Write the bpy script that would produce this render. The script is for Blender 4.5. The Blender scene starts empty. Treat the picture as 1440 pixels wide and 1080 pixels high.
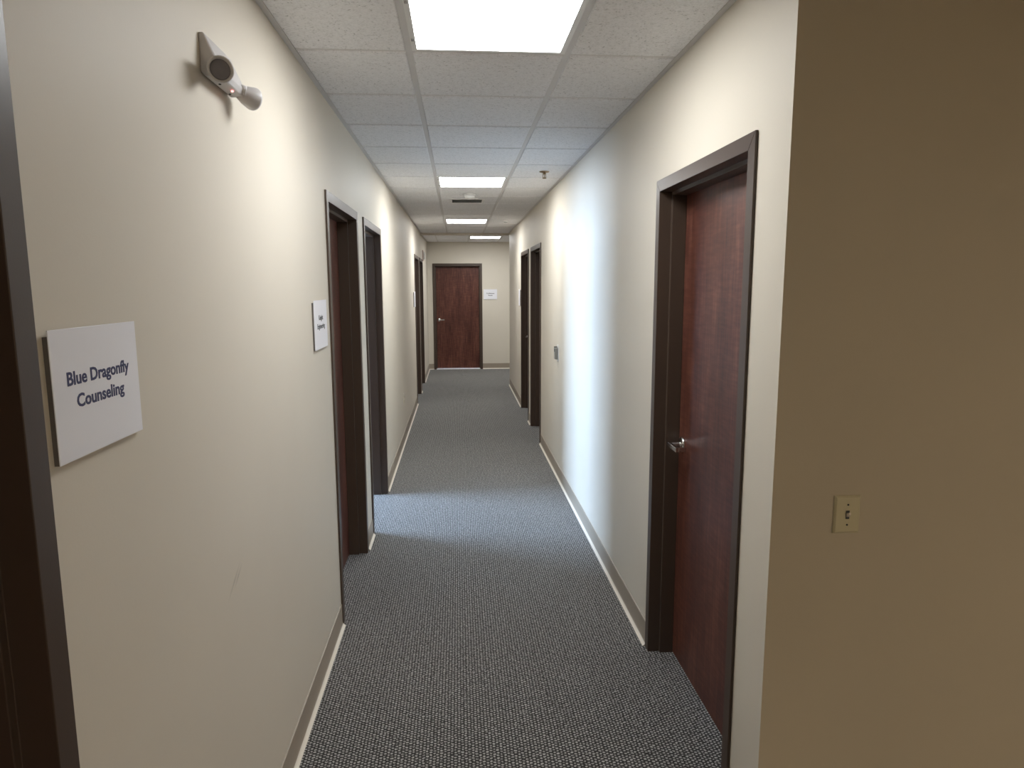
import bpy, bmesh, math
from mathutils import Vector, Matrix, Euler

C = bpy.context.scene.collection
S = bpy.context.scene
PI = math.pi

# ------------------------------------------------------------------ key dimensions (metres)
XL, XR = -0.6224, 0.8894          # faces of the left and right corridor walls
ZC = 2.6258                       # suspended ceiling plane
EYE = 1.737                       # camera height
YC = 1.834                        # corner where the corridor opens to the lobby
YH = 11.95                        # end of the right wall, ceiling header
YE = 14.344                       # far wall
T = 0.138                         # wall thickness
XLOB, YB, XCR = 6.6, -6.6, 6.0    # lobby right wall, lobby back wall, end of cross corridor
TILE = 0.6096
TX1, TY0 = -0.1733, 2.7968        # one main tee, one cross tee

# ------------------------------------------------------------------ camera
F, pitch, yaw, roll = 964.22, 0.1428, 0.0775, -0.0032
fw = Vector((math.sin(yaw)*math.cos(pitch), math.cos(yaw)*math.cos(pitch), -math.sin(pitch)))
rt = Vector((math.cos(yaw), -math.sin(yaw), 0)); up = rt.cross(fw)
r2 = math.cos(roll)*rt + math.sin(roll)*up
u2 = -math.sin(roll)*rt + math.cos(roll)*up
cam = bpy.data.objects.new('camera', bpy.data.cameras.new('camera')); C.objects.link(cam)
cam.data.sensor_width = 36.0
cam.data.lens = F/1440*36.0
cam.data.clip_start = 0.02
M = Matrix.Identity(4)
for i in range(3):
    M[i][0], M[i][1], M[i][2] = r2[i], u2[i], -fw[i]
M[2][3] = EYE
cam.matrix_world = M
S.camera = cam

# ------------------------------------------------------------------ world, daylight, exposure
SKY = 37.0
LAMP = 11.2
LAMP_FAR = 14.5
LOBBY_FILL = 47.0  # unseen lobby panels, added as warm fill
w = bpy.data.worlds.new('sky'); S.world = w; w.use_nodes = True
bg = w.node_tree.nodes['Background']
bg.inputs[0].default_value = (0.50, 0.70, 1.0, 1); bg.inputs[1].default_value = SKY
S.view_settings.view_transform = 'Standard'
S.view_settings.look = 'None'
S.view_settings.exposure = 1.06
S.view_settings.gamma = 1.0
S.view_settings.use_curve_mapping = False
# the office window that lights the corridor through the open door: a portal that guides the sky light
WX, WY0, WY1, WZ0, WZ1 = -4.2, 5.1, 7.1, 0.75, 2.3
pl = bpy.data.lights.new('window_portal', 'AREA'); pl.shape = 'RECTANGLE'
pl.size = WZ1-WZ0; pl.size_y = WY1-WY0; pl.cycles.is_portal = True
po = bpy.data.objects.new('window_portal', pl); C.objects.link(po)
po.location = (WX-0.2, (WY0+WY1)/2, (WZ0+WZ1)/2); po.rotation_euler = (0, -PI/2, 0)

# ------------------------------------------------------------------ materials
def mat(name, col, rough=0.5, metal=0.0, spec=0.5):
    m = bpy.data.materials.new(name); m.use_nodes = True
    b = m.node_tree.nodes['Principled BSDF']
    b.inputs['Base Color'].default_value = (*col, 1)
    b.inputs['Roughness'].default_value = rough
    b.inputs['Metallic'].default_value = metal
    b.inputs['Specular IOR Level'].default_value = spec
    return m, m.node_tree, b
def nd(nt, typ, **kw):
    n = nt.nodes.new(typ)
    for k, v in kw.items():
        if k.startswith('i_'):
            key = k[2:]
            n.inputs[int(key) if key.isdigit() else key].default_value = v
        else: setattr(n, k, v)
    return n
def mth(nt, op, a, b=None, c=None, clamp=False):
    n = nt.nodes.new('ShaderNodeMath'); n.operation = op; n.use_clamp = clamp
    for i, v in enumerate((a, b, c)):
        if v is None: continue
        if isinstance(v, (int, float)): n.inputs[i].default_value = v
        else: nt.links.new(v, n.inputs[i])
    return n.outputs[0]
def ramp(nt, fac, stops):
    n = nt.nodes.new('ShaderNodeValToRGB'); nt.links.new(fac, n.inputs[0])
    e = n.color_ramp.elements
    while len(e) < len(stops): e.new(0.5)
    for k, (p, c) in zip(e, stops): k.position = p; k.color = (*c, 1)
    return n.outputs[0]
def mapped(nt, scale=(1, 1, 1)):
    tc = nt.nodes.new('ShaderNodeTexCoord'); mp = nt.nodes.new('ShaderNodeMapping')
    nt.links.new(tc.outputs['Object'], mp.inputs[0]); mp.inputs['Scale'].default_value = scale
    return mp.outputs[0]
def noise(nt, vec, scale, detail=2.0, rough=0.5):
    n = nt.nodes.new('ShaderNodeTexNoise'); nt.links.new(vec, n.inputs['Vector'])
    n.inputs['Scale'].default_value = scale; n.inputs['Detail'].default_value = detail; n.inputs['Roughness'].default_value = rough
    return n.outputs[0]
def bump(nt, b, h, strength, dist):
    n = nt.nodes.new('ShaderNodeBump'); nt.links.new(h, n.inputs['Height'])
    n.inputs['Strength'].default_value = strength; n.inputs['Distance'].default_value = dist
    nt.links.new(n.outputs[0], b.inputs['Normal'])

def paint(name, col, scuff=False):
    m, nt, b = mat(name, col, 0.55, spec=0.35)
    v = mapped(nt)
    bump(nt, b, noise(nt, v, 160, 2), 0.08, 0.002)
    n1 = noise(nt, v, 1.3, 3)
    c = ramp(nt, n1, [(0.3, tuple(x*0.97 for x in col)), (0.7, tuple(min(1, x*1.02) for x in col))])
    if scuff:   # two faint rub marks left by furniture on the near left wall
        sx = nt.nodes.new('ShaderNodeSeparateXYZ'); nt.links.new(v, sx.inputs[0])
        yy = mth(nt, 'SUBTRACT', sx.outputs[1], 1.84); zz = mth(nt, 'SUBTRACT', sx.outputs[2], 0.937)
        tot = None
        for off, ln in ((0.0, 0.07), (-0.032, 0.045)):
            y2 = mth(nt, 'ADD', yy, off)
            a = mth(nt, 'ADD', mth(nt, 'MULTIPLY', y2, 0.86), mth(nt, 'MULTIPLY', zz, 0.5))
            p = mth(nt, 'SUBTRACT', mth(nt, 'MULTIPLY', zz, 0.86), mth(nt, 'MULTIPLY', y2, 0.5))
            fa = mth(nt, 'SUBTRACT', 1.0, mth(nt, 'DIVIDE', mth(nt, 'ABSOLUTE', a), ln), clamp=True)
            fp = mth(nt, 'SUBTRACT', 1.0, mth(nt, 'DIVIDE', mth(nt, 'ABSOLUTE', p), 0.007), clamp=True)
            f = mth(nt, 'MULTIPLY', fa, fp); tot = f if tot is None else mth(nt, 'ADD', tot, f, clamp=True)
        mx = nt.nodes.new('ShaderNodeMix'); mx.data_type = 'RGBA'
        nt.links.new(mth(nt, 'MULTIPLY', tot, 0.35), mx.inputs[0]); nt.links.new(c, mx.inputs[6])
        mx.inputs[7].default_value = (0.16, 0.15, 0.13, 1); c = mx.outputs[2]
    nt.links.new(c, b.inputs['Base Color'])
    return m
WALLC = (0.70, 0.648, 0.555)
m_wall = paint('beige_wall_paint', WALLC)
m_wall_l = paint('beige_wall_paint_scuffed', WALLC, True)
m_lobby = paint('dim_toned_wall_paint', (0.52, 0.45, 0.33))  # corridor beige made darker and warmer, dim light put into the colour
m_office = paint('office_wall_paint', (0.62, 0.60, 0.55))

def carpet():
    m, nt, b = mat('woven_grey_carpet', (0.1, 0.1, 0.1), 0.95, spec=0.1)
    v = mapped(nt)
    wob = nt.nodes.new('ShaderNodeTexNoise'); nt.links.new(v, wob.inputs['Vector']); wob.inputs['Scale'].default_value = 62
    sub = nd(nt, 'ShaderNodeVectorMath', operation='SUBTRACT'); nt.links.new(wob.outputs['Color'], sub.inputs[0]); sub.inputs[1].default_value = (.5, .5, .5)
    scl = nd(nt, 'ShaderNodeVectorMath', operation='SCALE'); nt.links.new(sub.outputs[0], scl.inputs[0]); scl.inputs['Scale'].default_value = 0.011
    add = nd(nt, 'ShaderNodeVectorMath', operation='ADD'); nt.links.new(v, add.inputs[0]); nt.links.new(scl.outputs[0], add.inputs[1])
    sx = nt.nodes.new('ShaderNodeSeparateXYZ'); nt.links.new(add.outputs[0], sx.inputs[0])
    a = mth(nt, 'ABSOLUTE', mth(nt, 'SINE', mth(nt, 'MULTIPLY', sx.outputs[0], PI/0.0132)))
    # every other column of loops is shifted by half a loop
    col = mth(nt, 'FLOOR', mth(nt, 'DIVIDE', sx.outputs[0], 0.0132))
    sh = mth(nt, 'MULTIPLY', mth(nt, 'MODULO', mth(nt, 'ABSOLUTE', col), 2.0), PI*0.5)
    bb = mth(nt, 'ABSOLUTE', mth(nt, 'SINE', mth(nt, 'ADD', mth(nt, 'MULTIPLY', sx.outputs[1], PI/0.0145), sh)))
    h = mth(nt, 'MULTIPLY', mth(nt, 'POWER', a, 0.4), mth(nt, 'POWER', bb, 0.8))
    fine = noise(nt, v, 220, 2); tuft = noise(nt, v, 75, 1)
    h1 = mth(nt, 'ADD', h, mth(nt, 'MULTIPLY', mth(nt, 'SUBTRACT', fine, 0.5), 0.6))
    h2 = mth(nt, 'ADD', h1, mth(nt, 'MULTIPLY', mth(nt, 'SUBTRACT', tuft, 0.5), 0.7), clamp=True)
    c = ramp(nt, h2, [(0.34, (0.006, 0.006, 0.006)), (0.64, (0.080, 0.079, 0.077)), (0.95, (0.48, 0.47, 0.455))])
    nt.links.new(c, b.inputs['Base Color'])
    bump(nt, b, h2, 0.5, 0.004)
    b.inputs['Sheen Weight'].default_value = 0.32; b.inputs['Sheen Roughness'].default_value = 0.55
    b.inputs['Sheen Tint'].default_value = (0.8, 0.79, 0.77, 1)
    return m
m_carpet = carpet()

def tile_mat():
    m, nt, b = mat('mineral_fibre_tile', (0.72, 0.7, 0.68), 0.95, spec=0.1)
    v = mapped(nt)
    pits = noise(nt, v, 130, 2, 0.6); cloud = noise(nt, v, 38, 2)
    f = mth(nt, 'ADD', mth(nt, 'MULTIPLY', pits, 0.75), mth(nt, 'MULTIPLY', cloud, 0.25))
    c = ramp(nt, f, [(0.30, (0.38, 0.38, 0.39)), (0.40, (0.80, 0.80, 0.815)), (0.6, (0.89, 0.89, 0.91))])
    nt.links.new(c, b.inputs['Base Color']); bump(nt, b, pits, 0.25, 0.003)
    return m
m_tile = tile_mat()
m_tee = mat('grid_white_enamel', (0.68, 0.67, 0.67), 0.5)[0]
m_deck = mat('dark_plenum', (0.1, 0.1, 0.1), 0.9)[0]
m_white = mat('white_enamel', (0.78, 0.78, 0.77), 0.4)[0]

def frame_mat():
    m, nt, b = mat('dark_bronze_enamel', (0.070, 0.047, 0.034), 0.38, spec=0.46)
    v = mapped(nt); bump(nt, b, noise(nt, v, 260, 2), 0.06, 0.001)
    return m
m_frame = frame_mat()
def wood():
    m, nt, b = mat('red_mahogany_veneer', (0.08, 0.03, 0.022), 0.33, spec=0.3)
    v = mapped(nt, (1.0, 1.0, 0.07))
    g = noise(nt, v, 55, 4, 0.6)
    v2 = mapped(nt, (1.0, 1.0, 0.25)); g2 = noise(nt, v2, 5, 3)
    v3 = mapped(nt, (0.6, 1.0, 4.0)); g3 = noise(nt, v3, 22, 3)
    f = mth(nt, 'ADD', mth(nt, 'ADD', mth(nt, 'MULTIPLY', g, 0.45), mth(nt, 'MULTIPLY', g2, 0.35)), mth(nt, 'MULTIPLY', g3, 0.2))
    c = ramp(nt, f, [(0.36, (0.050, 0.017, 0.012)), (0.5, (0.112, 0.040, 0.028)), (0.64, (0.20, 0.082, 0.056))])
    nt.links.new(c, b.inputs['Base Color'])
    nt.links.new(mth(nt, 'ADD', 0.30, mth(nt, 'MULTIPLY', g, 0.16)), b.inputs['Roughness'])
    return m
m_wood = wood()
m_base = mat('taupe_vinyl_base', (0.36, 0.305, 0.24), 0.42)[0]
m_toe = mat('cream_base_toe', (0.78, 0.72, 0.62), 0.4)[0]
m_chrome = mat('satin_chrome', (0.75, 0.74, 0.73), 0.2, 1.0)[0]
m_paper = mat('white_sign_face', (0.86, 0.86, 0.91), 0.45)[0]
m_signback = mat('grey_sign_backing', (0.13, 0.12, 0.115), 0.6)[0]
m_navy = mat('navy_ink', (0.045, 0.05, 0.13), 0.6)[0]
m_grayink = mat('dark_grey_ink', (0.05, 0.05, 0.055), 0.6)[0]
m_plastic = mat('light_grey_plastic', (0.62, 0.60, 0.60), 0.38)[0]
m_lens = mat('smoked_lens', (0.20, 0.19, 0.21), 0.45)[0]
m_dark = mat('dark_plastic', (0.03, 0.03, 0.03), 0.5)[0]
m_ivory = mat('ivory_plastic', (0.56, 0.50, 0.32), 0.35)[0]
m_ivoryl = mat('pale_toggle', (0.74, 0.66, 0.56), 0.3)[0]
m_beigeplate = mat('beige_plate', (0.62, 0.57, 0.47), 0.35)[0]
m_greybox = mat('grey_box_plastic', (0.33, 0.33, 0.31), 0.4)[0]
m_pinkish = mat('pale_pink_plastic', (0.58, 0.44, 0.39), 0.35)[0]
m_bronze = mat('brass_fitting', (0.28, 0.19, 0.11), 0.35, 0.8)[0]
m_duct = mat('vent_recess', (0.30, 0.30, 0.29), 0.8)[0]
m_louver = mat('vent_louvre', (0.55, 0.55, 0.54), 0.6)[0]
m_alu = mat('aluminium_sill', (0.8, 0.8, 0.82), 0.5, 0.3)[0]
def emit(name, col, s):
    m = bpy.data.materials.new(name); m.use_nodes = True; nt = m.node_tree; nt.nodes.clear()
    e = nt.nodes.new('ShaderNodeEmission'); o = nt.nodes.new('ShaderNodeOutputMaterial')
    e.inputs[0].default_value = (*col, 1); e.inputs[1].default_value = s; nt.links.new(e.outputs[0], o.inputs[0])
    return m
m_glow = emit('lit_diffuser', (0.99, 1.0, 1.0), LAMP)
m_glow_fill = emit('warm_fill_diffuser', (1.0, 0.88, 0.74), LOBBY_FILL)
m_glow_far = emit('bright_lit_diffuser', (0.99, 1.0, 1.0), LAMP_FAR)
m_led = emit('red_led', (1.0, 0.22, 0.20), 2.2)
def glass():
    m = bpy.data.materials.new('window_glass'); m.use_nodes = True; nt = m.node_tree; nt.nodes.clear()
    t = nt.nodes.new('ShaderNodeBsdfTransparent'); g = nt.nodes.new('ShaderNodeBsdfGlossy'); g.inputs['Roughness'].default_value = 0.02
    x = nt.nodes.new('ShaderNodeMixShader'); x.inputs[0].default_value = 0.06; o = nt.nodes.new('ShaderNodeOutputMaterial')
    nt.links.new(t.outputs[0], x.inputs[1]); nt.links.new(g.outputs[0], x.inputs[2]); nt.links.new(x.outputs[0], o.inputs[0])
    return m
m_glass = glass()

# ------------------------------------------------------------------ mesh helpers
def box(bm, x0, x1, y0, y1, z0, z1, mi=0):
    v = [bm.verts.new(p) for p in ((x0,y0,z0),(x1,y0,z0),(x1,y1,z0),(x0,y1,z0),(x0,y0,z1),(x1,y0,z1),(x1,y1,z1),(x0,y1,z1))]
    for f in ((3,2,1,0),(4,5,6,7),(0,1,5,4),(1,2,6,5),(2,3,7,6),(3,0,4,7)):
        bm.faces.new([v[i] for i in f]).material_index = mi
def loft(bm, rings, caps=True, close=True, smooth=False):
    R = [[bm.verts.new(p) for p in r] for r in rings]
    n = len(R[0])
    for a, b in zip(R, R[1:]):
        for i in range(n if close else n-1):
            f = bm.faces.new((a[i], a[(i+1) % n], b[(i+1) % n], b[i])); f.smooth = smooth
    if caps:
        bm.faces.new(list(reversed(R[0]))); bm.faces.new(R[-1])
def lathe(bm, prof, seg=24, mtx=None, smooth=True):
    """prof: (radius, height) along local z"""
    mtx = mtx or Matrix.Identity(4)
    rings = [[mtx @ Vector((r*math.cos(2*PI*k/seg), r*math.sin(2*PI*k/seg), h)) for k in range(seg)] for r, h in prof]
    loft(bm, rings, smooth=smooth)
def prism_x(bm, poly, x0, x1):
    """poly of (y, z), extruded along x"""
    loft(bm, [[(x0, y, z) for y, z in poly], [(x1, y, z) for y, z in poly]])
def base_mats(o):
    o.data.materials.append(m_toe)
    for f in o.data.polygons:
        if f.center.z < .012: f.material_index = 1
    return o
def obj(name, bm, m, parent=None, bevel=0, seg=2, mats=None, loc=None):
    bmesh.ops.recalc_face_normals(bm, faces=bm.faces[:])
    me = bpy.data.meshes.new(name); bm.to_mesh(me); bm.free()
    for k in (mats or [m]): me.materials.append(k)
    o = bpy.data.objects.new(name, me); C.objects.link(o)
    if parent: o.parent = parent
    if loc: o.location = loc
    if bevel:
        md = o.modifiers.new('bevel', 'BEVEL'); md.width = bevel; md.segments = seg; md.limit_method = 'ANGLE'; md.angle_limit = math.radians(40)
        md.harden_normals = False
    return o
def tag(o, label=None, cat=None, group=None, kind=None):
    for k, v in (('label', label), ('category', cat), ('group', group), ('kind', kind)):
        if v: o[k] = v
    return o
def thing(name, label, cat, loc, rz=0, group=None, kind=None):
    o = bpy.data.objects.new(name, None); C.objects.link(o); o.empty_display_size = 0.1
    o.location = loc; o.rotation_euler = (0, 0, rz)
    return tag(o, label, cat, group, kind)
def child(src, parent, loc=None):
    c = src.copy(); C.objects.link(c); c.parent = parent
    if loc: c.location = loc
    return c
def aim(loc, axis):
    """matrix whose z axis points along axis"""
    q = Vector(axis).normalized().to_track_quat('Z', 'Y')
    return Matrix.Translation(loc) @ q.to_matrix().to_4x4()
def new(): return bmesh.new()

# ------------------------------------------------------------------ doors: sizes shared by walls and frames
HALF, CLR, FACE = 0.459, 2.138, 0.05         # clear half width, clear height, frame face
RO = HALF + 0.035; ROH = CLR + 0.035         # rough opening in the wall
LEFT_DOORS = [0.5407, 3.898, 5.200, 10.60, 11.846]
RIGHT_DOORS = [2.549, 7.882, 9.170]
END_DOOR = -0.008

def wall_y(bm, x0, x1, y0, y1, ops, z1):
    """a wall running along y with door openings (centres)"""
    a = y0
    for c in sorted(ops):
        box(bm, x0, x1, a, c-RO, 0, z1); box(bm, x0, x1, c-RO, c+RO, ROH, z1); a = c+RO
    box(bm, x0, x1, a, y1, 0, z1)

ZT = ZC + 0.16
# ------------------------------------------------------------------ floor
bm = new(); box(bm, -4.4, XLOB+.15, YB-.15, YE+.3, -0.05, 0)
tag(obj('floor', bm, m_carpet), 'grey woven loop-pile carpet running the length of the corridor', 'floor', kind='structure')

# ------------------------------------------------------------------ walls
bm = new(); wall_y(bm, XL-T, XL, YB, YE+T, LEFT_DOORS, ZT)
tag(obj('wall_left', bm, m_wall_l), 'beige wall on the left with five dark-framed doors', 'wall', kind='structure')
bm = new()
d = RIGHT_DOORS
# mitred near corner, then straight piers
loft(bm, [[(XR, YC, z), (XR+T, YC+T, z), (XR+T, d[0]-RO, z), (XR, d[0]-RO, z)] for z in (0, ZT)])
box(bm, XR, XR+T, d[0]-RO, d[0]+RO, ROH, ZT)
wall_y(bm, XR, XR+T, d[0]+RO, YH, d[1:], ZT)
tag(obj('wall_right', bm, m_wall), 'beige wall on the right with three dark-framed doors', 'wall', kind='structure')
bm = new()
box(bm, XL, END_DOOR-RO, YE, YE+T, 0, ZT); box(bm, END_DOOR-RO, END_DOOR+RO, YE, YE+T, ROH, ZT); box(bm, END_DOOR+RO, XCR+T, YE, YE+T, 0, ZT)
tag(obj('wall_far', bm, m_wall), 'beige far wall with one reddish door', 'wall', kind='structure')
bm = new(); loft(bm, [[(XR, YC, z), (XLOB, YC, z), (XLOB, YC+T, z), (XR+T, YC+T, z)] for z in (0, ZT)])
tag(obj('wall_front', bm, m_lobby), 'beige wall around the corner at right, dim light painted into its tone, holding a light switch', 'wall', kind='structure')
bm = new(); box(bm, XLOB, XLOB+T, YB, YC+T, 0, ZT)
tag(obj('wall_lobby', bm, m_lobby), 'side wall of the lobby in the same dim-painted beige, out of view', 'wall', kind='structure')
bm = new(); box(bm, XL-T, XLOB+T, YB-T, YB, 0, ZT)
tag(obj('wall_back', bm, m_lobby), 'dim-painted beige wall behind the viewpoint', 'wall', kind='structure')
bm = new(); box(bm, XR+T, XCR+T, YH-T, YH, 0, ZT)
tag(obj('wall_crossing', bm, m_wall), 'beige near wall of the crossing corridor', 'wall', kind='structure')
bm = new(); box(bm, XCR, XCR+T, YH, YE+T, 0, ZT)
tag(obj('wall_crossing_end', bm, m_wall), 'beige end wall of the crossing corridor', 'wall', kind='structure')
bm = new(); box(bm, XL, XR+T, YH, YH+.12, ZC-.036, ZT)
tag(obj('trim_1', bm, m_wall), 'shallow painted header across the ceiling near the far end', 'trim', kind='structure')

# office behind the open door
OY0, OY1 = 4.56, 7.9
bm = new()
box(bm, WX-T, WX, OY0-T, WY0, 0, ZT); box(bm, WX-T, WX, WY1, OY1+T, 0, ZT)
box(bm, WX-T, WX, WY0, WY1, 0, WZ0); box(bm, WX-T, WX, WY0, WY1, WZ1, ZT)
tag(obj('wall_office_window', bm, m_office), 'window wall of the office behind the open left door', 'wall', kind='structure')
bm = new(); box(bm, WX, XL-T, OY0-T, OY0, 0, ZT)
tag(obj('wall_office_near', bm, m_office), 'near wall of the office behind the open left door', 'wall', kind='structure')
bm = new(); box(bm, WX, XL-T, OY1, OY1+T, 0, ZT)
tag(obj('wall_office_far', bm, m_office), 'far wall of the office behind the open left door', 'wall', kind='structure')
win = thing('window_1', 'daylit office window behind the open left door', 'window', (WX-.07, (WY0+WY1)/2, WZ0), PI/2, kind='structure')
hw, hh = (WY1-WY0)/2, WZ1-WZ0
bm = new()
for a, b2, c, e in ((-hw, hw, 0, .05), (-hw, hw, hh-.05, hh), (-hw, -hw+.05, .05, hh-.05), (hw-.05, hw, .05, hh-.05), (-.02, .02, .05, hh-.05)):
    box(bm, a, b2, -.03, .03, c, e)
obj('window_frame', bm, m_white, win)
for s in (-1, 1):
    bm = new(); a, b2 = sorted((s*.02, s*(hw-.05))); box(bm, a, b2, -.004, .004, .05, hh-.05); obj('window_pane', bm, m_glass, win)

# ------------------------------------------------------------------ ceiling: deck, tiles, tees, wall angles
bm = new(); box(bm, -4.4, XLOB+.15, YB-.15, YE+.3, ZT, ZT+.04)
ceil = tag(obj('ceiling', bm, m_deck), 'suspended ceiling of speckled grey-white tiles in a white grid', 'ceiling', kind='structure')
_tiles = {}
def ceil_tile(x0, x1, y0, y1):
    g = .0125
    x0 += g; x1 -= g; y0 += g; y1 -= g
    if x1-x0 < .02 or y1-y0 < .02: return
    k = (round(x1-x0, 3), round(y1-y0, 3))
    loc = ((x0+x1)/2, (y0+y1)/2, ZC)
    if k in _tiles:
        o = child(_tiles[k], ceil, loc)
    else:
        bm = new(); a, b2 = k[0]/2, k[1]/2; e = .004
        loft(bm, [[(-a+e, -b2+e, -.004), (a-e, -b2+e, -.004), (a-e, b2-e, -.004), (-a+e, b2-e, -.004)],
                  [(-a, -b2, 0), (a, -b2, 0), (a, b2, 0), (-a, b2, 0)],
                  [(-a, -b2, .014), (a, -b2, .014), (a, b2, .014), (-a, b2, .014)]])
        o = obj('ceiling_tile', bm, m_tile, ceil, loc=loc); _tiles[k] = o
def lines(lo, hi, org):
    k = math.ceil((lo-org)/TILE + 1e-6); out = []
    while org+k*TILE < hi-1e-6: out.append(org+k*TILE); k += 1
    return out
LIGHTS = [(TX1+TILE/2, TY0-TILE/2), (TX1+TILE/2, TY0+5.5*TILE), (TX1+TILE/2, TY0+11.5*TILE), (0.2155+TILE/2, 12.745+TILE/2), (0.2155+5.5*TILE, 12.745+TILE/2),
          (TX1+5.5*TILE, TY0-13.5*TILE), (TX1+8.5*TILE, TY0-9.5*TILE), (TX1+8.5*TILE, TY0-13.5*TILE)]  # last three: unseen panels added to fill the lobby and corridor with light
def grid(x0, x1, y0, y1, xo, yo):
    xs = [x0]+lines(x0, x1, xo)+[x1]; ys = [y0]+lines(y0, y1, yo)+[y1]
    for i in range(len(xs)-1):
        for j in range(len(ys)-1):
            cx, cy = (xs[i]+xs[i+1])/2, (ys[j]+ys[j+1])/2
            if any(abs(cx-a) < .1 and abs(cy-b2) < .1 for a, b2 in LIGHTS): continue
            ceil_tile(xs[i]+(.010 if i == 0 else 0), xs[i+1]-(.010 if i == len(xs)-2 else 0), ys[j], ys[j+1])
    for x in xs[1:-1]:
        bm = new(); box(bm, x-.012, x+.012, y0, y1, ZC, ZC+.002); box(bm, x-.001, x+.001, y0, y1, ZC+.002, ZC+.04); obj('main_tee', bm, m_tee, ceil)
    for y in ys[1:-1]:
        for i in range(len(xs)-1):
            bm = new(); box(bm, xs[i]+(.012 if i else .022), xs[i+1]-(.012 if i < len(xs)-2 else .022), y-.012, y+.012, ZC+.0005, ZC+.0025)
            obj('cross_tee', bm, m_tee, ceil)
    for a, b2, c, e in ((x0, x0+.022, y0, y1), (x1-.022, x1, y0, y1), (x0+.022, x1-.022, y0, y0+.022), (x0+.022, x1-.022, y1-.022, y1)):
        bm = new(); box(bm, a, b2, c, e, ZC-.0015, ZC); obj('wall_angle', bm, m_tee, ceil)
grid(XL, XR, YC, YH, TX1, TY0)
grid(XL, XLOB, YB, YC, TX1, TY0)
grid(XL, XCR, YH+.12, YE, 0.2155, 12.745)

# ------------------------------------------------------------------ baseboards: cove profile with a flared toe
COVE = [(0, 0), (.020, 0), (.019, .003), (.012, .007), (.007, .014), (.0045, .024), (.0045, .113), (.003, .117), (0, .118)]
def base_run(bm, p0, p1, nrm):
    p0, p1, nrm = Vector(p0), Vector(p1), Vector(nrm)
    loft(bm, [[(p.x+nrm.x*o, p.y+nrm.y*o, z) for o, z in COVE] for p in (p0, p1)])
OUT = HALF + FACE
bm = new(); a = YB
for c in LEFT_DOORS: base_run(bm, (XL, a), (XL, c-OUT), (1, 0)); a = c+OUT
base_run(bm, (XL, a), (XL, YE), (1, 0))
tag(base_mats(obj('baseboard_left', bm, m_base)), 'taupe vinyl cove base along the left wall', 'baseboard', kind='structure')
bm = new(); a = YC
for c in RIGHT_DOORS: base_run(bm, (XR, a), (XR, c-OUT), (-1, 0)); a = c+OUT
base_run(bm, (XR, a), (XR, YH), (-1, 0))
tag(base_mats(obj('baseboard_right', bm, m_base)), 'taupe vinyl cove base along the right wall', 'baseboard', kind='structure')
bm = new(); base_run(bm, (XL, YE), (END_DOOR-OUT, YE), (0, -1)); base_run(bm, (END_DOOR+OUT, YE), (XCR, YE), (0, -1))
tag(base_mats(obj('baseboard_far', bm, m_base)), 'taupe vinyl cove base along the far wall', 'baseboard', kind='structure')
bm = new(); base_run(bm, (XR, YC), (XLOB, YC), (0, -1))
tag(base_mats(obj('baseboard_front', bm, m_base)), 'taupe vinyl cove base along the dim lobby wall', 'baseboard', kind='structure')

# ------------------------------------------------------------------ doors
PROF = [(FACE, -.0095), (0, -.0095), (0, .045), (-.016, .045), (-.016, .108), (0, .108), (0, .150), (FACE, .150), (FACE, .139), (.034, .139), (.034, -.0005), (FACE, -.0005)]
def lever_mesh(hs):
    bm = new(); cx, cz, w0 = hs*(HALF-.068), 1.03, .108
    lathe(bm, [(.033, 0), (.033, .006), (.029, .012), (.014, .014), (.0105, .016), (.0105, .058)], 24, aim((cx, w0, cz), (0, -1, 0)))
    s = -hs
    a, b2 = sorted((cx-s*.012, cx+s*.112)); box(bm, a, b2, w0-.070, w0-.056, cz-.0105, cz+.0105)      # bar
    a, b2 = sorted((cx+s*.099, cx+s*.112)); box(bm, a, b2, w0-.0565, w0-.022, cz-.0095, cz+.0095)     # return
    return bm
DOORS = [0]
def door(label, loc, rz, hs, opened=False, gap=.002):
    DOORS[0] += 1
    d = thing('door_%d' % DOORS[0], label, 'door', loc, rz, kind='structure')
    g = .00012
    for s in (-1, 1):
        bm = new(); loft(bm, [[(s*(HALF+u), wv, 0) for u, wv in PROF], [(s*(HALF+u), wv, CLR+u-g) for u, wv in PROF]])
        obj('door_jamb', bm, m_frame, d, bevel=.0015)
    bm = new(); loft(bm, [[(-(HALF+u-g), wv, CLR+u) for u, wv in PROF], [((HALF+u-g), wv, CLR+u) for u, wv in PROF]])
    obj('door_head', bm, m_frame, d, bevel=.0015)
    bm = new(); box(bm, -HALF+.003, HALF-.003, .108, .150, gap, CLR-.003)
    leaf = obj('door_leaf', bm, m_wood, d, bevel=.0015)
    lv = obj('lever_handle', lever_mesh(hs), m_chrome, leaf, bevel=.002)
    lv['label'] = 'satin chrome lever handle'
    bm = new()
    for z in (.25, 1.07, 1.9):
        lathe(bm, [(.007, 0), (.007, .1)], 10, Matrix.Translation((-hs*(HALF-.001), .157, z-.05)))
    obj('hinge', bm, m_chrome, leaf)
    if opened:   # swung back into the room about the hinge side
        piv = Vector((-hs*(HALF-.001), .157, 0)); ang = (-hs)*math.radians(-93)
        leaf.matrix_local = Matrix.Translation(piv) @ Matrix.Rotation(ang, 4, 'Z') @ Matrix.Translation(-piv)
    return d
LL = ['dark door frame at the left edge, beside the navy-lettered sign', 'dark-framed closed door on the left wall just past the second small sign',
      'dark-framed open doorway on the left, daylight spilling out on the carpet', 'nearer of the two adjoining closed doors far along the left wall',
      'farther of the two adjoining closed doors far along the left wall']
for i, y in enumerate(LEFT_DOORS):
    door(LL[i], (XL, y, 0), PI/2, 1 if i == 2 else -1, i == 2)
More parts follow.
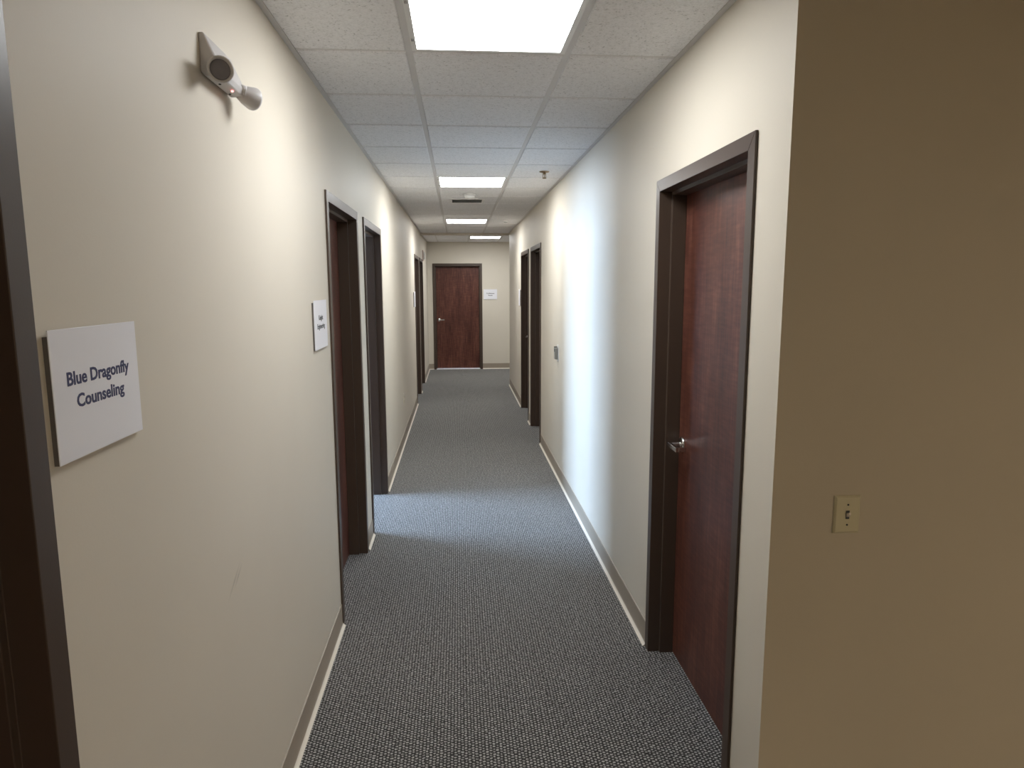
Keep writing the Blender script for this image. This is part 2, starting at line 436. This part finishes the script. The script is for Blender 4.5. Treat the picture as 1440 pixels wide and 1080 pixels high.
RL = ['reddish wooden door with chrome lever in dark frame, nearest on the right wall', 'nearer of the two adjoining dark doors midway along the right wall',
      'farther of the two adjoining dark doors on the right wall, small lever showing']
for i, y in enumerate(RIGHT_DOORS):
    door(RL[i], (XR, y, 0), -PI/2, 1 if i == 1 else -1)
dE = door('reddish wooden door facing the viewer at the end of the corridor', (END_DOOR, YE, 0), 0, -1, gap=.0122)
bm = new(); prism_x(bm, [(-.010, 0), (.15, 0), (.15, .010), (.01, .012), (-.004, .006)], -HALF+.001, HALF-.001)
sill = obj('door_sill', bm, m_alu, dE); sill['label'] = 'bright metal sill strip'

# ------------------------------------------------------------------ ceiling lights
def light_meshes():
    a, r = TILE/2-.0125, .0195
    bm = new()
    for x0, x1, y0, y1 in ((-a, a, -a, -a+r), (-a, a, a-r, a), (-a, -a+r, -a+r, a-r), (a-r, a, -a+r, a-r)):
        box(bm, x0, x1, y0, y1, -.004, .012)
    fr = bm
    bm2 = new(); q = a-r; box(bm2, -q, q, -q, q, .001, .004)
    bm2.faces.ensure_lookup_table()
    for f in bm2.faces: f.material_index = 0 if f.calc_center_median().z < .0015 else 1
    bm3 = new(); loft(bm3, [[(-a, -a, .012), (a, -a, .012), (a, a, .012), (-a, a, .012)], [(-a, -a, .03), (a, -a, .03), (a, a, .03), (-a, a, .03)],
                            [(-a+.06, -a+.06, .11), (a-.06, -a+.06, .11), (a-.06, a-.06, .11), (-a+.06, a-.06, .11)]])
    bm4 = new(); box(bm4, -a+.004, -a+.014, -.012, .012, -.0065, -.0035)
    return fr, bm2, bm3, bm4
LT = ['large lit square ceiling panel nearest the viewer, cut by the top of the picture', 'second lit ceiling panel along the corridor, just before the smoke detector',
      'third lit ceiling panel, last one before the header', 'small lit ceiling panel beyond the header, off to the right', 'lit ceiling panel along the crossing corridor, out of view',
      'added unseen warm fill panel deep in the lobby, left of its back row', 'added unseen warm fill panel by the right wall of the lobby, nearer one', 'added unseen warm fill panel in the back right corner of the lobby']
proto = None
for (x, y), lab in zip(LIGHTS, LT):
    t = thing('ceiling_light', lab, 'light', (x, y, ZC), 0, 'lit ceiling panels')
    if proto is None:
        a, b2, c, e = light_meshes()
        proto = [obj('light_frame', a, m_white, t), obj('diffuser', b2, None, t, mats=[m_glow, m_white]), obj('housing', c, m_white, t), obj('latch', e, m_chrome, t, loc=(0, -.17, 0))]
        proto.append(child(proto[3], t, (0, .17, 0)))
    else:
        for p in proto:
            q = child(p, t)
            if p is proto[1]:   # brighter panels further on, added warm fill in the lobby
                q.data = q.data.copy(); q.data.materials[0] = m_glow_fill if y < 0 else m_glow_far

# ------------------------------------------------------------------ things on the ceiling
t = thing('smoke_detector', 'round white smoke detector on the ceiling between second light and vent', 'detector', (.128, 6.90, ZC-.004))
bm = new(); lathe(bm, [(.066, 0), (.066, -.008), (.060, -.014)], 32); obj('base', bm, m_white, t)
bm = new(); lathe(bm, [(.056, -.0138), (.055, -.026), (.045, -.038), (.028, -.044), (.002, -.045)], 32); obj('cap', bm, m_white, t)

t = thing('air_vent', 'square louvred air vent in the ceiling behind the smoke detector', 'vent', (.108, 7.425, ZC-.004))
bm = new()
for x0, x1, y0, y1 in ((-.185, .185, -.17, -.14), (-.185, .185, .14, .17), (-.185, -.155, -.14, .14), (.155, .185, -.14, .14)):
    box(bm, x0, x1, y0, y1, -.008, 0)
obj('vent_frame', bm, m_white, t)
bm = new(); box(bm, -.154, .154, -.139, .139, -.001, 0); obj('vent_recess', bm, m_duct, t)
sl = None
for k in range(9):
    y = -.124+k*.031
    if sl is None:
        bm = new(); loft(bm, [[(xx, -.010, -.0075), (xx, -.008, -.0075), (xx, .010, -.0012), (xx, .008, -.0012)] for xx in (-.154, .154)])
        sl = obj('slat', bm, m_louver, t, loc=(0, y, 0))
    else: child(sl, t, (0, y, 0))

t = thing('fire_sprinkler', 'brass pendant sprinkler head with round plate under the right ceiling tiles', 'sprinkler', (.69, 5.535, ZC-.004))
bm = new(); lathe(bm, [(.040, 0), (.040, -.002), (.034, -.006), (.014, -.009)], 28); obj('escutcheon', bm, m_bronze, t)
bm = new(); lathe(bm, [(.012, -.008), (.012, -.020), (.008, -.022)], 16)
for s in (-1, 1):
    a, b2 = sorted((s*.009, s*.013)); box(bm, a, b2, -.003, .003, -.046, -.018)
box(bm, -.013, .013, -.003, .003, -.049, -.045)
lathe(bm, [(.003, -.021), (.003, -.046)], 10)
obj('sprinkler_body', bm, m_bronze, t)
bm = new(); lathe(bm, [(.004, -.048), (.016, -.051), (.016, -.053), (.003, -.054)], 20); obj('deflector', bm, m_bronze, t)

t = thing('concealed_sprinkler', 'flat round sprinkler cover on the right ceiling tiles by the third light', 'sprinkler', (.68, 9.785, ZC-.004))
bm = new(); lathe(bm, [(.034, 0), (.034, -.006), (.028, -.008)], 28); obj('ring', bm, m_white, t)
bm = new(); lathe(bm, [(.028, -.0078), (.027, -.012), (.002, -.013)], 28); obj('cover_plate', bm, m_greybox, t)

# ------------------------------------------------------------------ emergency light on the left wall
t = thing('emergency_light', 'two-headed emergency light high on the left wall, red indicator glowing', 'emergency light', (XL, 1.93, 2.30), PI/2)
bm = new()
def wedge(x, k): return [(x, 0, .052), (x, -.012*k, .052), (x, -.050*k, -.034), (x, -.045*k, -.050), (x, -.010, -.050), (x, 0, -.040)]
loft(bm, [wedge(-.101, .92), wedge(-.095, 1), wedge(.095, 1), wedge(.101, .92)])
obj('housing', bm, m_plastic, t, bevel=.003)
for s in (-1, 1):
    ax = Vector((s*.85, -.48, -.10)).normalized()
    c = Vector((s*.098, -.038, -.040))
    bm = new(); lathe(bm, [(.010, -.014), (.017, -.006), (.0245, .012), (.0310, .040), (.0305, .046), (.0262, .046), (.0240, .036)], 28, aim(c, ax))
    hd = obj('lamp_head', bm, m_plastic, t)
    bm = new(); lathe(bm, [(.0238, .034), (.0238, .0385), (.0205, .041), (.0185, .0385), (.013, .0405), (.0105, .0385), (.006, .0405), (.001, .0405)], 28, aim(c, ax))
    lens = obj('lens', bm, m_lens, hd); lens['label'] = 'dark round lens'
    bm = new(); lathe(bm, [(.013, 0), (.013, .026)], 16, aim((s*.078, -.030, -.030), (s*.2, -.8, -.2))); obj('swivel', bm, m_plastic, hd)
bm = new(); lathe(bm, [(.0035, 0), (.0035, .003), (.001, .004)], 12, aim((.030, -.034, -.050), (0, 0, -1))); l_ = obj('indicator', bm, m_led, t); l_['label'] = 'glowing red indicator'
for x, y in ((-.03, -.022), (.062, -.018)):
    bm = new(); lathe(bm, [(.0032, 0), (.0032, .002)], 12, aim((x, y, -.050), (0, 0, -1))); obj('screw', bm, m_dark, t)

# ------------------------------------------------------------------ door signs
def text_mesh(name, s, width, m, parent, x, z, y, height=None, offset=.026):
    cu = bpy.data.curves.new(name, 'FONT'); cu.body = s; cu.align_x = 'CENTER'; cu.offset = offset; cu.extrude = .002; cu.resolution_u = 3
    tmp = bpy.data.objects.new(name, cu); C.objects.link(tmp); bpy.context.view_layer.update()
    me = bpy.data.meshes.new_from_object(tmp.evaluated_get(bpy.context.evaluated_depsgraph_get()))
    bpy.data.objects.remove(tmp); bpy.data.curves.remove(cu)
    xs = [v.co.x for v in me.vertices]; k = width/(max(xs)-min(xs))
    ky = k if height is None else height/0.69
    for v in me.vertices: v.co = Vector((x+v.co.x*k, y-(v.co.z+.002)*.1, z+v.co.y*ky))
    me.name = name; me.materials.clear(); me.materials.append(m)
    o = bpy.data.objects.new(name, me); C.objects.link(o); o.parent = parent
    return o, k
def sign(label, loc, rz, wd, ht, t, lines_, m, group=None):
    s = thing('door_sign', label, 'sign', loc, rz)
    bm = new(); box(bm, -wd/2+.0005, wd/2-.014, -t*.82, 0, .0005, ht-.010); obj('backing', bm, m_signback, s)
    bm = new(); box(bm, -wd/2, wd/2, -t, -t*.82, 0, ht); obj('face_panel', bm, m_paper, s, bevel=.0006)
    for tx, wdt, zz, hgt in lines_:
        o, k = text_mesh('lettering', tx, wdt, m, s, 0, zz, -t, hgt); o['label'] = 'dark lettering reading ' + tx
    return s
sign('square white sign lettered Blue Dragonfly Counseling in navy on the left wall', (XL, 1.217, 1.4627), PI/2, .280, .2095, .009,
     [('Blue Dragonfly', .204, 1.5825-1.4627, .0208), ('Counseling', .157, 1.545-1.4627, .0208)], m_navy)
sign('narrow-looking white sign lettered Knight Engineering before the second left door', (XL, 3.135, 1.460), PI/2, .284, .215, .009,
     [('Knight', .092, 1.588-1.460, .021), ('Engineering', .165, 1.550-1.460, .021)], m_grayink)
sign('small white sign lettered Conference Room beside the far door', (.669, YE, 1.453), 0, .28, .205, .012,
     [('Conference', .165, .112, .022), ('Room', .085, .072, .022)], m_grayink)
sign('white sign seen edge-on before the far left pair of doors', (XL, 9.86, 1.440), PI/2, .26, .215, .012, [], m_grayink)
sign('white sign seen edge-on beyond the far right pair of doors', (XR, 9.885, 1.448), -PI/2, .22, .235, .012, [], m_grayink)

# ------------------------------------------------------------------ switch, outlet, boxes
def plate(bm, wd, ht, th, ch):
    loft(bm, [[(sx*wd/2, 0, sz*ht/2) for sx, sz in ((-1, -1), (1, -1), (1, 1), (-1, 1))],
              [(sx*(wd/2), -th*.35, sz*(ht/2)) for sx, sz in ((-1, -1), (1, -1), (1, 1), (-1, 1))],
              [(sx*(wd/2-ch), -th, sz*(ht/2-ch)) for sx, sz in ((-1, -1), (1, -1), (1, 1), (-1, 1))]])
t = thing('light_switch', 'ivory toggle light switch plate on the dim-painted beige wall at right', 'switch', (1.113, YC, 1.078))
bm = new(); plate(bm, .079, .113, .008, .006); obj('switch_plate', bm, m_ivory, t, bevel=.001)
bm = new(); box(bm, -.0055, .0055, -.0085, -.0079, -.0125, .0125); obj('toggle_slot', bm, m_dark, t)
bm = new(); loft(bm, [[(-.0042, -.0084, -.007), (.0042, -.0084, -.007), (.0042, -.0084, .005), (-.0042, -.0084, .005)],
                      [(-.0036, -.020, .003), (.0036, -.020, .003), (.0036, -.020, .010), (-.0036, -.020, .010)]])
tg = obj('toggle', bm, m_ivoryl, t, bevel=.0008); tg['label'] = 'pale toggle lever'
for z in (-.030, .030):
    bm = new(); lathe(bm, [(.0030, 0), (.0026, .0015), (.001, .0016)], 12, aim((0, -.008, z), (0, -1, 0))); obj('screw', bm, m_dark, t)

t = thing('wall_outlet', 'beige duplex outlet low on the left wall past the open doorway', 'outlet', (XL, 7.64, .485), PI/2)
bm = new(); plate(bm, .072, .116, .006, .004); obj('outlet_plate', bm, m_beigeplate, t)
for z in (-.022, .022):
    bm = new(); lathe(bm, [(.0165, 0), (.0165, .002), (.015, .003)], 20, aim((0, -.006, z), (0, -1, 0))); so = obj('socket', bm, m_beigeplate, t)
    bm = new()
    for x in (-.0065, .0065): box(bm, x-.0012, x+.0012, -.0095, -.0088, z-.003, z+.006)
    obj('slots', bm, m_dark, so)

t = thing('thermostat', 'small grey wall control box on a white plate midway along the right wall', 'thermostat', (XR, 6.09, 1.135), -PI/2)
bm = new(); plate(bm, .085, .150, .005, .003); obj('back_plate', bm, m_white, t)
bm = new(); box(bm, -.032, .032, -.034, -.005, -.055, .050); obj('cover', bm, m_greybox, t, bevel=.004)
bm = new(); box(bm, -.024, .024, -.0345, -.0338, .012, .040); obj('dial_window', bm, m_dark, t)
for x in (-.017, .006):
    bm = new(); box(bm, x, x+.011, -.036, -.010, .0498, .058); obj('button', bm, m_dark, t)

t = thing('alarm_strobe', 'pale pinkish alarm strobe high on the left wall by the far corner', 'alarm', (XL, 12.56, 2.175), PI/2)
bm = new(); box(bm, -.065, .065, -.016, 0, 0, .19); obj('strobe_base', bm, m_pinkish, t, bevel=.004)
bm = new(); loft(bm, [[(-.045, -.016, .02), (.045, -.016, .02), (.045, -.016, .17), (-.045, -.016, .17)], [(-.03, -.05, .04), (.03, -.05, .04), (.03, -.05, .15), (-.03, -.05, .15)]])
obj('strobe_lens', bm, m_white, t, bevel=.004)
